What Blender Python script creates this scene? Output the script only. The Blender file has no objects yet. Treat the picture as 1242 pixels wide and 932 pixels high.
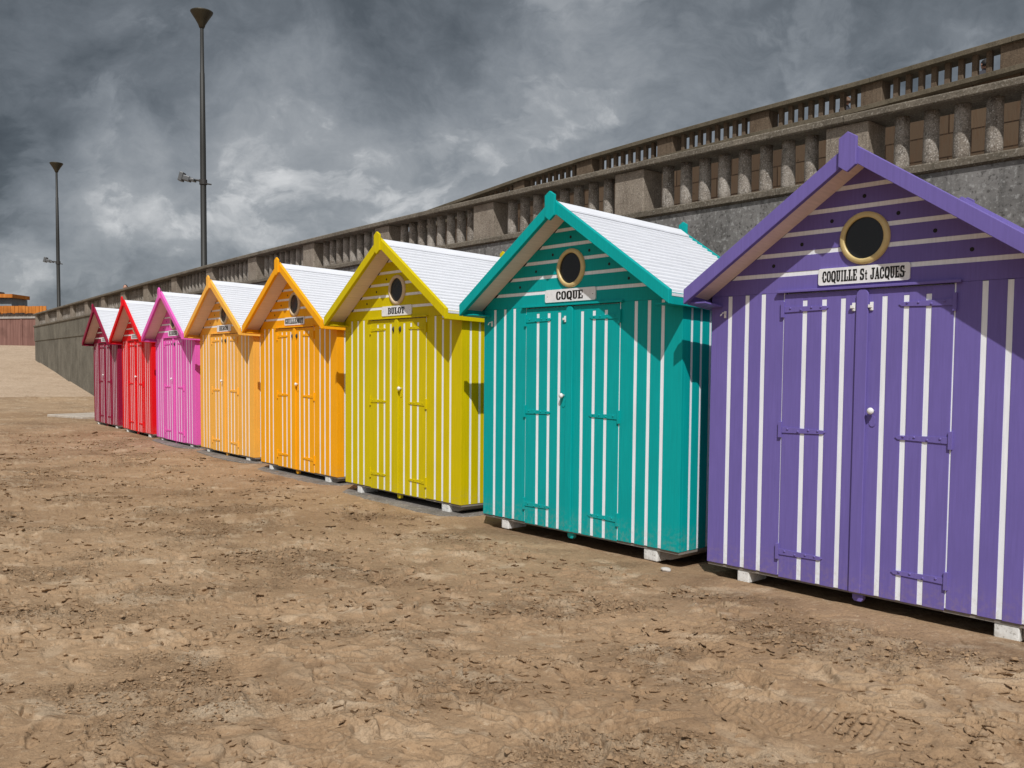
import bpy, math, random
import numpy as np
from mathutils import Matrix, Vector
random.seed(7)
rng = np.random.default_rng(11)
scene = bpy.context.scene
COL = scene.collection
R = math.radians
CAMZ = 1.58

# ------------------------------------------------------------------ helpers
class MB:
    """collects shapes and links them as ONE mesh object"""
    def __init__(s): s.v, s.f, s.m, s.uv = [], [], [], {}
    def add(s, vs, fs, m=0):
        b = len(s.v); s.v += [tuple(p) for p in vs]
        for f in fs: s.f.append(tuple(b+i for i in f)); s.m.append(m)
    def box(s, x0, x1, y0, y1, z0, z1, m=0, M=None):
        vs = [(x0,y0,z0),(x1,y0,z0),(x1,y1,z0),(x0,y1,z0),(x0,y0,z1),(x1,y0,z1),(x1,y1,z1),(x0,y1,z1)]
        if M is not None: vs = [tuple(M @ Vector(p)) for p in vs]
        s.add(vs, [(0,3,2,1),(4,5,6,7),(0,1,5,4),(1,2,6,5),(2,3,7,6),(3,0,4,7)], m)
    def prism(s, pts, d0, d1, m=0, axis='y'):
        """pts: 2-D polygon; axis y -> (x,z) extruded d0..d1 in y; x -> (y,z); z -> (x,y)"""
        def P(a, b, d): return {'y':(a,d,b),'x':(d,a,b),'z':(a,b,d)}[axis]
        n = len(pts)
        ar = sum(pts[i][0]*pts[(i+1)%n][1]-pts[(i+1)%n][0]*pts[i][1] for i in range(n))
        if ar < 0: pts = pts[::-1]
        vs = [P(a,b,d0) for a,b in pts]+[P(a,b,d1) for a,b in pts]
        fs = [tuple(range(n)), tuple(range(2*n-1,n-1,-1))]+[(i,i+n,(i+1)%n+n,(i+1)%n) for i in range(n)]
        if axis in 'xz': fs = [f[::-1] for f in fs]
        s.add(vs, fs, m)
    def lathe(s, prof, c=(0,0,0), axis='z', n=16, m=0, cap=True):
        vs=[]; fs=[]
        for r,h in prof:
            for k in range(n):
                a=2*math.pi*k/n; p=(r*math.cos(a),r*math.sin(a),h)
                if axis=='y': p=(p[0],-h,p[1])
                elif axis=='x': p=(h,p[0],p[1])
                vs.append((p[0]+c[0],p[1]+c[1],p[2]+c[2]))
        for j in range(len(prof)-1):
            for k in range(n):
                k2=(k+1)%n; fs.append((j*n+k,j*n+k2,(j+1)*n+k2,(j+1)*n+k))
        if cap: fs.append(tuple(range(n-1,-1,-1))); fs.append(tuple((len(prof)-1)*n+k for k in range(n)))
        s.add(vs,fs,m)
    def tube(s, pts, rads, n=10, m=0):
        vs=[]; fs=[]; pts=[Vector(p) for p in pts]
        for i,p in enumerate(pts):
            t=(pts[min(i+1,len(pts)-1)]-pts[max(i-1,0)]).normalized()
            u=t.orthogonal().normalized(); w=t.cross(u)
            for k in range(n):
                a=2*math.pi*k/n; vs.append(tuple(p+rads[i]*(math.cos(a)*u+math.sin(a)*w)))
        for j in range(len(pts)-1):
            for k in range(n):
                k2=(k+1)%n; fs.append((j*n+k,j*n+k2,(j+1)*n+k2,(j+1)*n+k))
        fs.append(tuple(range(n-1,-1,-1))); fs.append(tuple((len(pts)-1)*n+k for k in range(n)))
        s.add(vs,fs,m)
    def build(s, name, mats, parent=None, bevel=0, smooth=False, fix=True):
        me = bpy.data.meshes.new(name); me.from_pydata(s.v,[],s.f)
        if not isinstance(mats,(list,tuple)): mats=[mats]
        for m in mats: me.materials.append(m)
        me.polygons.foreach_set('material_index', s.m)
        if fix:
            import bmesh
            bm=bmesh.new(); bm.from_mesh(me); bmesh.ops.recalc_face_normals(bm,faces=bm.faces); bm.to_mesh(me); bm.free()
        if smooth: me.polygons.foreach_set('use_smooth',[True]*len(me.polygons))
        o = bpy.data.objects.new(name, me); COL.objects.link(o)
        if parent: o.parent = parent
        if bevel:
            b=o.modifiers.new('Bevel','BEVEL'); b.width=bevel; b.segments=2; b.limit_method='ANGLE'; b.angle_limit=R(40)
            b.harden_normals=False
        return o
def tag(o,label=None,cat=None,group=None,kind=None):
    if label: o['label']=label
    if cat: o['category']=cat
    if group: o['group']=group
    if kind: o['kind']=kind
    return o
def thing(name,loc=(0,0,0),rz=0,label=None,cat=None,group=None):
    o=bpy.data.objects.new(name,None); COL.objects.link(o); o.location=loc; o.rotation_euler=(0,0,rz); o.empty_display_size=.2
    return tag(o,label,cat,group)

# ------------------------------------------------------------------ materials
class NT:
    def __init__(s,name):
        s.mat=bpy.data.materials.new(name); s.mat.use_nodes=True; s.t=s.mat.node_tree
        s.b=s.t.nodes['Principled BSDF']
    def n(s,typ,**kw):
        nd=s.t.nodes.new(typ)
        for k,v in kw.items():
            if k in nd.inputs.keys() if isinstance(k,str) else False: nd.inputs[k].default_value=v
            else: setattr(nd,k,v)
        return nd
    def l(s,a,b): s.t.links.new(a,b)
    def coord(s,kind='Object',scale=(1,1,1),loc=(0,0,0)):
        c=s.n('ShaderNodeTexCoord'); m=s.n('ShaderNodeMapping'); m.inputs['Scale'].default_value=scale; m.inputs['Location'].default_value=loc
        s.l(c.outputs[kind],m.inputs['Vector']); return m.outputs['Vector']
    def noise(s,vec,scale,detail=4,rough=.55,dist=0):
        nd=s.n('ShaderNodeTexNoise'); nd.inputs['Scale'].default_value=scale; nd.inputs['Detail'].default_value=detail
        nd.inputs['Roughness'].default_value=rough; nd.inputs['Distortion'].default_value=dist
        s.l(vec,nd.inputs['Vector']); return nd.outputs['Fac']
    def ramp(s,fac,stops):
        nd=s.n('ShaderNodeValToRGB'); el=nd.color_ramp.elements
        while len(el)<len(stops): el.new(.5)
        for e,(p,c) in zip(el,stops):
            e.position=p; e.color=(c,c,c,1) if not isinstance(c,(tuple,list)) else (*c,1)
        s.l(fac,nd.inputs['Fac']); return nd.outputs['Color']
    def mix(s,a,b,fac,mode='MIX'):
        nd=s.n('ShaderNodeMix',data_type='RGBA',blend_type=mode)
        for src,i in ((fac,0),(a,6),(b,7)):
            if hasattr(src,'is_linked') or hasattr(src,'links'): s.l(src,nd.inputs[i])
            else: nd.inputs[i].default_value = src if i==0 else ((*src,1) if len(src)==3 else src)
        return nd.outputs[2]
    def math(s,op,a,b=None):
        nd=s.n('ShaderNodeMath',operation=op)
        for i,x in enumerate((a,b)):
            if x is None: continue
            if hasattr(x,'links'): s.l(x,nd.inputs[i])
            else: nd.inputs[i].default_value=x
        return nd.outputs[0]
    def bump(s,h,strength=.3,dist=.01):
        nd=s.n('ShaderNodeBump'); nd.inputs['Strength'].default_value=strength; nd.inputs['Distance'].default_value=dist
        s.l(h,nd.inputs['Height']); s.l(nd.outputs['Normal'],s.b.inputs['Normal'])
    def out(s,col=None,rough=.5,spec=.4):
        if col is not None:
            if hasattr(col,'links'): s.l(col,s.b.inputs['Base Color'])
            else: s.b.inputs['Base Color'].default_value=(*col,1)
        if hasattr(rough,'links'): s.l(rough,s.b.inputs['Roughness'])
        else: s.b.inputs['Roughness'].default_value=rough
        s.b.inputs['Specular IOR Level'].default_value=spec
        return s.mat

def sc(c,k): return tuple(min(1,x*k) for x in c)
def paint(name,c,grain=(22,22,1.2),rough=.5,dirt=.25):
    t=NT(name)
    v=t.coord('Object',grain); g=t.noise(v,3.2,6,.6)
    v2=t.coord('Object'); w=t.noise(v2,1.7,4,.55); fine=t.noise(v2,60,2,.5)
    col=t.mix(sc(c,.90),sc(c,1.05),t.ramp(g,[(.3,0),(.7,1)]))
    col=t.mix(col,sc(c,.8),t.math('MULTIPLY',t.ramp(w,[(.5,0),(.75,1)]),.45))
    # sand splashed on the lowest boards and small scuffs
    sep=t.n('ShaderNodeSeparateXYZ'); t.l(v2,sep.inputs[0])
    low=t.n('ShaderNodeMapRange'); low.inputs['From Min'].default_value=.22; low.inputs['From Max'].default_value=0
    t.l(sep.outputs['Z'],low.inputs['Value'])
    sp=t.math('MULTIPLY',low.outputs['Result'],t.ramp(t.noise(v2,26,5,.7),[(.46,0),(.62,1)]))
    col=t.mix(col,(.36,.26,.16),t.math('MULTIPLY',sp,dirt))
    scuff=t.ramp(t.noise(t.coord('Object',(1,1,.35),(3,1,0)),34,3,.6),[(.735,0),(.76,1)])
    col=t.mix(col,sc(c,.45),t.math('MULTIPLY',scuff,.5))
    h=t.math('ADD',t.math('MULTIPLY',g,.7),t.math('MULTIPLY',fine,.3))
    t.bump(h,.08,.003)
    return t.out(col,t.ramp(w,[(.3,rough-.05),(.7,rough+.15)]),.2)
def concrete(name,a,b,spots=(.12,.11,.1),light=(.5,.48,.45),spotamt=.5,scale=1.,stain=.6,speck=40):
    t=NT(name); v=t.coord('Object')
    w=t.noise(v,1.1*scale,6,.6); m=t.noise(v,7*scale,6,.65); f=t.noise(v,speck,3,.6)
    col=t.mix(a,b,t.ramp(w,[(.35,0),(.65,1)]))
    col=t.mix(col,spots,t.math('MULTIPLY',t.ramp(m,[(.52,0),(.7,1)]),spotamt))
    vs=t.coord('Object',(5,5,.45)); st=t.noise(vs,1.3*scale,4,.6)
    col=t.mix(col,sc(a,.45),t.math('MULTIPLY',t.ramp(st,[(.52,0),(.72,1)]),stain))
    col=t.mix(col,light,t.math('MULTIPLY',t.ramp(f,[(.56,0),(.66,1)]),spotamt*.8))
    col=t.mix(col,sc(spots,.6),t.math('MULTIPLY',t.ramp(f,[(.33,1),(.42,0)]),spotamt))
    h=t.math('ADD',t.math('MULTIPLY',m,.6),t.math('MULTIPLY',f,.4)); t.bump(h,.6,.012)
    return t.out(col,.9,.2)

WHITE=paint('white_paint',(.86,.89,.95),rough=.5,dirt=.3)
ROOFW=paint('white_roof_paint',(.72,.74,.79),grain=(20,1.2,20),rough=.5,dirt=0)
SOFFIT=paint('cream_soffit_paint',(.86,.70,.62),grain=(20,1.2,20),dirt=0)
FOOT=concrete('whitewashed_block',(.70,.70,.68),(.80,.80,.78),spots=(.42,.38,.32),spotamt=.55)
GREYWOOD=paint('grey_timber',(.23,.21,.19),grain=(2,22,22),rough=.8)
SLABM=concrete('slab_concrete',(.14,.128,.115),(.22,.20,.18),spots=(.15,.13,.12),spotamt=.5)
def simple(name,c,rough=.4,metal=0,spec=.5):
    t=NT(name); v=t.coord('Object'); w=t.noise(v,30,4,.6)
    col=t.mix(sc(c,.8),sc(c,1.15),w); t.b.inputs['Metallic'].default_value=metal
    return t.out(col,rough,spec)
ROOFGAP=simple('roofing_felt',(.10,.10,.105),.9)
GOLD=simple('brass_yellow_ring_paint',(.64,.50,.23),.35)
PALE=simple('pale_ring_paint',(.66,.52,.34),.45)
GLASS=simple('dark_pane',(.012,.014,.016),.25,0,.5)
BLACK=simple('black_lettering',(.006,.006,.006),.5)
HOLE=simple('vent_dark',(.01,.01,.012),.8)
SIGNW=simple('white_enamel',(.82,.83,.85),.3)
KNOBW=simple('white_ceramic',(.8,.8,.8),.2)
DARKM=simple('dark_iron',(.03,.028,.026),.6)
LAMPM=simple('weathered_lamp_metal',(.032,.032,.030),.55,.3)
LAMPH=simple('lamp_reflector_bronze',(.04,.033,.018),.5,.3)

# ------------------------------------------------------------------ lettering (slab, condensed, built from bars)
def ring(pts_fn,a0,a1,n=18):
    return [pts_fn(a0+(a1-a0)*i/n) for i in range(n+1)]
def se(cx,cy,rx,ry,e):
    def f(t):
        c,s=math.cos(t),math.sin(t); return (cx+rx*math.copysign(abs(c)**(2/e),c), cy+ry*math.copysign(abs(s)**(2/e),s))
    return f
def glyph(ch):
    """quads/polys in a unit cell"""
    B=lambda x0,y0,x1,y1:[(x0,y0),(x1,y0),(x1,y1),(x0,y1)]
    def arc(a0,a1,outer=se(.5,.5,.48,.5,3),inner=se(.5,.5,.16,.36,2.5),n=20):
        o=ring(outer,a0,a1,n); i=ring(inner,a0,a1,n)
        return [[o[k],o[k+1],i[k+1],i[k]] for k in range(n)]
    pi=math.pi
    stem=lambda x0,x1:[B(x0,0,x1,1)]
    def serif(x0,x1,y): return B(x0,y,x1,y+.12)
    if ch=='O': return arc(0,2*pi)
    if ch=='Q': return arc(0,2*pi)+[[(.42,.22),(.62,.28),(.98,-.12),(.7,-.12)]]
    if ch in 'CG':
        r=arc(.62,2*pi-.62)+[B(.64,.62,.96,.8)]
        return r+([B(.62,.08,.96,.42),B(.52,.36,1,.48)] if ch=='G' else [B(.64,.2,.96,.36)])
    if ch=='U': return [B(.08,.22,.42,1),B(.62,.22,.9,1),serif(0,.5,.88),serif(.54,1,.88)]+arc(pi,2*pi,se(.49,.3,.41,.3,2.6),se(.52,.3,.1,.16,2.5),12)
    if ch=='I': return [B(.3,0,.7,1),serif(.14,.86,.88),serif(.14,.86,0)]
    if ch=='L': return [B(.14,0,.5,1),serif(0,.64,.88),B(0,0,.94,.13),B(.74,.1,.96,.42)]
    if ch=='E': return [B(.12,0,.46,1),B(0,.87,.92,1),B(0,0,.94,.13),B(.44,.44,.72,.57),B(.74,.66,.92,.9),B(.74,.1,.96,.36)]
    if ch=='J': return [B(.46,.25,.82,1),serif(.28,1,.88)]+arc(pi,2*pi,se(.42,.28,.4,.28,2.6),se(.38,.28,.1,.14,2.5),12)+[B(.02,.24,.3,.4)]
    if ch=='A': return [[(.36,1),(.62,1),(.98,0),(.6,0)],[(.36,1),(.52,1),(.28,0),(.06,0)],B(.24,.24,.7,.36),serif(-.04,.36,0),serif(.54,1.04,0)]
    if ch=='S': 
        return arc(.5,1.5*pi,se(.5,.72,.46,.28,2.6),se(.52,.72,.12,.13,2.5),14)+arc(-.5*pi,.5*pi,se(.5,.29,.48,.29,2.6),se(.48,.29,.12,.14,2.5),14)+arc(pi,1.5*pi,se(.5,.29,.48,.29,2.6),se(.48,.29,.14,.14,2.5),8)+[B(.7,.68,.94,.98),B(.04,.02,.28,.32)]
    if ch=='t': return [B(.34,.06,.66,.82),B(.1,.5,.9,.62),B(.4,0,.9,.12)]
    if ch=='B': return [B(.1,0,.42,1),B(0,.88,.6,1),B(0,0,.6,.12),B(.4,.46,.64,.58),B(.62,.56,.92,.92),B(.64,.06,.96,.5)]
    if ch=='T': return [B(.32,0,.68,1),B(0,.86,1,1),B(0,.6,.18,.9),B(.82,.6,1,.9),serif(.18,.82,0)]
    if ch=='M': return [B(.08,0,.26,1),B(.68,0,.96,1),[(.1,1),(.36,1),(.6,.3),(.5,.1)],[(.66,1),(.8,1),(.6,.1),(.48,.1)],serif(0,.36,0),serif(.6,1.02,0)]
    if ch=='N': return [B(.1,0,.28,1),B(.74,0,.92,1),[(.06,1),(.4,1),(.92,0),(.6,0)],serif(0,.4,0),serif(.62,1,.88)]
    if ch=='H': return [B(.1,0,.4,1),B(.62,0,.92,1),B(.38,.42,.64,.56),serif(0,.48,0),serif(.54,1,0),serif(0,.48,.88),serif(.54,1,.88)]
    if ch=='R': return [B(.1,0,.42,1),B(0,.88,.6,1),B(.4,.42,.66,.54),B(.62,.52,.92,.92),[(.5,.46),(.82,.46),(1,0),(.66,0)],serif(0,.52,0)]
    if ch=='D': return [B(.1,0,.42,1),B(0,.88,.66,1),B(0,0,.66,.12),B(.62,.06,.96,.94)]
    return []
def lettering(txt,x0,x1,z0,h,y,parent):
    mb=MB(); n=len(txt); wts=[.55 if c==' ' else (.7 if c in 'It' else (1.15 if c in 'MQ' else 1.)) for c in txt]
    adv=(x1-x0)/sum(wts); x=x0; k=0
    for c,w in zip(txt,wts):
        cw=adv*w*.96
        for poly in glyph(c):
            k+=1; mb.prism([(x+a*cw,z0+b*h) for a,b in poly],y-.0012-.00005*(k%12),y,axis='y')
        x+=adv*w
    return mb.build('lettering',BLACK,parent,fix=True)

# ------------------------------------------------------------------ beach huts
W,HH,D=2.42,2.0,1.45; CX=1.21; SL=.66
GAPW=.034
def planks_x(mb,x0,x1,stripes,y0,z0,z1,thick=.004,cols=(0,1),ztop=None):
    """vertical planks between painted grooves; the grooves stand back and are white"""
    mb.box(x0+.004,x1-.004,y0+thick*.7,y0+.035,z0+.003,z1-.003,cols[1])
    xs=[x0]+[v for s in stripes for v in (s-GAPW/2,s+GAPW/2)]+[x1]
    for i in range(0,len(xs),2): mb.box(xs[i],xs[i+1],y0,y0+.03,z0,z1,cols[0])
    if ztop:
        for s in stripes: mb.box(s-GAPW/2-.002,s+GAPW/2+.002,y0+.001,y0+.03,ztop,z1-.001,cols[0])

def make_hut(name_label,cname,c,text,tspan,loc,yaw,dz,ringmat,knob,latch,fall=.06,group='striped beach huts in a row on the sand'):
    C=paint(cname+'_paint',c)
    root=thing('beach_hut',(loc[0],loc[1],.099+dz),yaw,name_label,'beach hut',group)
    # walls
    mb=MB()
    planks_x(mb,0,.607,[.163,.309,.445],0,0,HH); planks_x(mb,1.775,W,[1.942,2.081,2.222],0,0,HH)
    mb.box(.606,.616,.002,.03,.004,HH-.004,1); mb.box(1.765,1.776,.002,.03,.004,HH-.004,1); mb.box(.617,1.764,.031,.06,0.004,HH-.004,1)
    mb.build('front_wall',[C,WHITE],root,bevel=.002)
    for side in (0,1):
        mb=MB(); xo=W if side else 0; sg=-1 if side else 1
        st=[.119+.12*k for k in range(11)]
        ys=[.031]+[v for s in st for v in (s-GAPW*.4,s+GAPW*.4)]+[D]
        a,b=sorted((xo+sg*.003,xo+sg*.035)); mb.box(a,b,.036,D-.003,.003,HH-.07,1)
        for i in range(0,len(ys),2):
            a,b=sorted((xo,xo+sg*.03)); mb.box(a,b,ys[i],ys[i+1],0,HH-.066,0)
        mb.build('side_wall',[C,WHITE],root,bevel=.002)
    mb=MB(); planks_x(mb,.036,W-.036,[.2+.14*k for k in range(15)],0,0,HH,cols=(0,1))
    for i,(x,y,z) in enumerate(mb.v): mb.v[i]=(x,D-y,z)
    mb.prism([(.036,HH),(W-.036,HH),(CX,HH+SL*(CX-.04))],D-.03,D,0)
    mb.build('back_wall',[C,WHITE],root)
    # gable of horizontal boards with white grooves and vent holes
    mb=MB(); top=HH+SL*CX+.024
    def half(z): return min(CX,max(0,(top-z)/SL))
    zs=[HH+.001]+[v for s in (2.126,2.264,2.398,2.531,2.664) for v in (s-.015,s+.015)]+[top-.01]
    mb.prism([(.01,HH+.003),(W-.01,HH+.003),(CX,top-.012)],.003,.04,1)
    for i in range(0,len(zs),2):
        a,b=half(zs[i]),half(zs[i+1]); mb.prism([(CX-a,zs[i]),(CX+a,zs[i]),(CX+b,zs[i+1]),(CX-b,zs[i+1])],0,.03,0)
    for hx,hz in [(.52,2.192),(.737,2.323),(.955,2.457),(1.178,2.594),(1.406,2.457),(1.639,2.322),(1.859,2.188)]:
        mb.lathe([(.0135,0),(.0135,.0015)],(hx,0.0,hz),'y',14,2)
    mb.build('gable',[C,WHITE,HOLE],root,bevel=.002)
    mb=MB(); mb.box(.561,1.813,-.03,-.001,HH-.004,HH+.014); mb.build('door_head',C,root,bevel=.003)
    # doors
    for side in (0,1):
        mb=MB()
        if side==0: planks_x(mb,.615,1.152,[.774,.918,1.054],-.004,-.008,HH-.012,ztop=HH-.062)
        else: planks_x(mb,1.156,1.766,[1.337,1.477,1.616],-.004,-.008,HH-.012,ztop=HH-.062)
        d=mb.build('door',[C,WHITE],root,bevel=.002)
        if side==1:
            mb=MB(); pts=[(1.154,-.006),(1.234,-.006)]+[(1.194+.04*math.cos(a),1.955+.036*math.sin(a)) for a in [math.pi*i/10 for i in range(11)]]
            mb.prism(pts,-.022,-.0045); mb.build('cover_strip',C,d,bevel=.003)
        for zc in (1.872,1.03,.165):
            mb=MB(); sgn=1 if side==0 else -1; xe=.607 if side==0 else 1.775
            a=xe+sgn*.012; b=xe+sgn*.345
            zz=zc+.01
            mb.prism([(a,zz-.022),(a,zz+.02),(b-sgn*.02,zz+.012),(b,zz),(b-sgn*.02,zz-.014)],-.011,-.0045)
            p,q=sorted((xe-sgn*.012,xe+sgn*.012)); mb.box(p,q,-.018,.002,zz-.055,zz+.055)
            for k in (.06,.14,.22,.29): mb.lathe([(.008,0),(.008,.003),(.004,.006)],(xe+sgn*k,-.011,zz+(.006 if k!=.14 else -.006)),'y',8)
            mb.build('hinge',C,d,bevel=.001)
        if (knob>0)==(side==1):
            kx=1.278 if side==1 else 1.118
            mb=MB(); mb.lathe([(.011,0),(.010,.018),(.019,.024),(.023,.034),(.019,.044),(.007,.05)],(kx,-.004,1.2),'y',18); mb.build('knob',KNOBW,d,smooth=True)
            mb=MB(); mb.prism([(kx+.021*math.cos(a),1.118+.021*math.sin(a)+( .03 if math.sin(a)>0.01 else 0)) for a in [2*math.pi*i/20 for i in range(20)]],-.009,-.0045); mb.build('keyhole_cover',C,d,bevel=.001)
        if latch=='both' or (latch=='left' and side==0):
            lx=1.131 if side==0 else 1.253
            mb=MB(); mb.box(lx-.011,lx+.011,-.014,-.0045,1.85,1.905); mb.box(lx-.018,lx+.006,-.026,-.014,1.868,1.888); mb.lathe([(.005,0),(.005,.004)],(lx,-.014,1.858),'y',8)
            mb.build('turn_button',KNOBW,d,bevel=.002)
        if latch=='dark':
            lx=1.125 if side==0 else 1.262
            mb=MB(); mb.lathe([(.019,0),(.019,.004),(.012,.02),(.006,.024)],(0,0,0),'y',14)
            for i,(x,y,z) in enumerate(mb.v): mb.v[i]=(lx+x*.8,y-.0045,1.875+z*1.8)
            mb.build('turn_button',DARKM,d)
    mb=MB(); mb.box(.118,.132,-.012,-.0005,1.84,1.89); mb.tube([(.125,-.012,1.88),(.125,-.04,1.876),(.118,-.046,1.862),(.108,-.04,1.856)],[.005]*4,8); mb.build('hook',KNOBW if latch!='dark' else C,root)
    # porthole and sign
    fr=MB(); n=40; px,pz=1.19,2.322
    prof=[(.134,0),(.134,.022),(.143,.022),(.160,.022),(.170,.012),(.171,0)]
    for j in range(len(prof)):
        for k in range(n):
            a=2*math.pi*k/n; fr.v.append((px+prof[j][0]*math.cos(a),-prof[j][1]-.0008,pz+prof[j][0]*math.sin(a)))
    for j in range(len(prof)-1):
        for k in range(n): fr.f.append((j*n+k,j*n+(k+1)%n,(j+1)*n+(k+1)%n,(j+1)*n+k)); fr.m.append(0)
    po=fr.build('porthole',ringmat,root,smooth=True)
    mb=MB(); mb.lathe([(.138,0),(.138,.004)],(px,-.0008,pz),'y',n); mb.build('pane',GLASS,po)
    x0,x1,z0,z1=.873,1.496,2.031,2.143; r=.016
    pts=[]
    for cx_,cz_,a0 in ((x1-r,z1-r,0),(x0+r,z1-r,90),(x0+r,z0+r,180),(x1-r,z0+r,270)):
        pts+=[(cx_+r*math.cos(R(a0+i*22.5)),cz_+r*math.sin(R(a0+i*22.5))) for i in range(5)]
    mb=MB(); mb.prism(pts,-.013,-.001,0)
    for sx in (x0+.03,x1-.03): mb.lathe([(.004,0),(.004,.0012)],(sx,-.013,(z0+z1)/2-.004),'y',10,1)
    sg=mb.build('name_board',[SIGNW,HOLE],root,bevel=.002)
    wv=(x1-x0)*tspan; lettering(text,(x0+x1)/2-wv/2,(x0+x1)/2+wv/2,z0+.019,.075,-.0131,sg)
    # roof
    y0,y1=-.221,D+.05
    for side in (0,1):
        pass
    mb=MB()
    for sgn in (-1,1):
        e=CX+.064; zt=lambda d: HH+.004+SL*(e-d)
        P=lambda d,z:(CX+sgn*d,z)
        mb.prism([P(e,zt(e)-.007),P(e,zt(e)-.006),P(0.0,zt(0)-.006),P(0.0,zt(0)-.0078)],y0,y1,1)
        N=21
        for k in range(N):
            d0=e-(e-.02)*k/N; d1=e-(e-.02)*(k+1)/N+.0065
            j=.002*random.random()
            mb.prism([P(d0,zt(d0)-.004),P(d0,zt(d0)+.017+j),P(d1,zt(d1)+.003+j),P(d1,zt(d1)-.004)],y0+.001,y1-.001+random.uniform(-.004,.004),0)
        mb.prism([P(.10,zt(.10)+.012),P(.10,zt(.10)+.024),P(0,zt(0)+.03),P(0,zt(0)+.016)],y0+.002,y1,0)
    shear=lambda mb: mb.v.__setitem__(slice(None),[(x,y,z-fall*(y-y0)/(y1-y0)) for x,y,z in mb.v])
    shear(mb); rf=mb.build('roof',[ROOFW,ROOFGAP],root)
    mb=MB()
    for sgn in (-1,1):
        e=CX+.036; zt=lambda d: HH+.032+SL*(CX+.064-d)-.0375
        mb.prism([(CX+sgn*e,zt(e)-.012),(CX+sgn*e,zt(e)),(CX,zt(0)),(CX,zt(0)-.012)],y0+.002,-.002)
    shear(mb); mb.build('soffit',SOFFIT,root)
    for sgn in (-1,1):
        mb=MB(); e=CX+.066; zb=1.938
        mb.prism([(CX+sgn*e,zb),(CX+sgn*e,zb+.108),(CX+sgn*.001,zb+.108+SL*e),(CX+sgn*.001,zb+SL*e)],-.263,-.222)
        mb.build('bargeboard',C,root,bevel=.003)
        mb=MB()
        a,b=sorted((CX+sgn*(CX+.038),CX+sgn*(CX+.063))); mb.box(a,b,y0+.001,y1-.002,1.936,2.028)
        a,b=sorted((CX+sgn*(CX+.001),CX+sgn*(CX+.037))); mb.box(a,b,y0+.002,y1-.004,1.938,1.952)
        a,b=sorted((CX+sgn*(CX-.10),CX+sgn*(CX+.001))); mb.box(a,b,y0+.003,-.003,1.94,1.953)
        shear(mb); mb.build('fascia',C,root,bevel=.003)
        mb=MB(); zt=HH+.028; mb.prism([(CX+sgn*e,zt-.08),(CX+sgn*e,zt),(CX+sgn*.001,zt+SL*e),(CX+sgn*.001,zt+SL*e-.08)],y1+.001,y1+.024); shear(mb); mb.build('bargeboard',C,root)
    mb=MB(); c0=CX-.006
    mb.prism([(c0-.058,2.742),(c0,2.702),(c0+.058,2.742),(c0+.058,2.916),(c0,2.952),(c0-.058,2.916)],-.289,-.2635); mb.build('finial',C,root,bevel=.003)
    mb=MB(); mb.prism([(CX-.05,2.74),(CX+.05,2.74),(CX+.05,2.925),(CX,2.955),(CX-.05,2.925)],y1+.025,y1+.045); shear(mb); mb.build('finial',C,root,bevel=.003)
    # floor frame, blocks and door stop
    mb=MB(); mb.box(.004,W-.004,.012,D-.006,-.022,-.002); mb.build('floor_frame',GREYWOOD,root)
    for yy in (.016,D-.3):
        mb=MB(); mb.box(.262,.362,yy,yy+.24,-.11,-.0225); mb.build('foot',FOOT,root,bevel=.008)
        mb=MB(); mb.box(2.05,2.19,yy,yy+.24,-.115,-.0225); mb.build('foot',FOOT,root,bevel=.008)
    mb=MB(); mb.prism([(2.195,-.0225),(2.412,-.0225),(2.39,-.05),(2.30,-.085),(2.22,-.09),(2.195,-.085)],.055,D-.05); mb.build('bearer',GREYWOOD,root)
    mb=MB(); mb.prism([(1.16,-.0225),(1.235,-.0225),(1.235,-.055),(1.222,-.072),(1.175,-.072),(1.16,-.055)],.02,.06); mb.build('door_stop',C,root,bevel=.004)
    return root

PURPLE=(.165,.128,.40); TEAL=(.0,.355,.35); YELLOW=(.62,.50,.0); ORANGE=(.93,.41,.006)
LORANGE=(.93,.47,.075); PINK=(.80,.13,.50); RED=(.78,.006,.012); MAROON=(.27,.008,.045)
HUTS=[
 ('violet beach hut with a long name board, nearest and cut by the right edge','purple',PURPLE,'COQUILLE St JACQUES',.9,(1.497,6.756),-.846,.012,GOLD,1,'both',.17),
 ('teal green beach hut between the violet and the yellow huts','teal',TEAL,'COQUE',.54,(-.278,8.793),-.848,.025,GOLD,-1,'left'),
 ('acid yellow beach hut between the teal and the deep orange huts','yellow',YELLOW,'BULOT',.56,(-2.083,11.168),-.873,.019,PALE,1,'dark'),
 ('deep orange beach hut beside the yellow one, with a nine letter board','orange',ORANGE,'GUILLEMOT',.93,(-3.812,13.547),-.889,.005,PALE,1,'dark'),
 ('pale apricot orange beach hut between the deep orange and the pink huts','apricot',LORANGE,'HERON',.64,(-5.596,16.046),-.900,-.006,PALE,-1,'dark'),
 ('candy pink beach hut between the apricot and the bright red huts','pink',PINK,'EIDER',.8,(-7.31,18.355),-.911,-.018,PALE,-1,'dark'),
 ('bright red beach hut between the pink and the dark maroon huts','red',RED,'IIIIII',.7,(-9.05,20.751),-.921,-.016,PALE,1,'dark'),
 ('dark maroon beach hut at the far left end of the row','maroon',MAROON,'IIIII',.6,(-10.888,23.28),-.915,-.021,PALE,-1,'dark'),
]
roots=[make_hut(*h) for h in HUTS]

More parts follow.
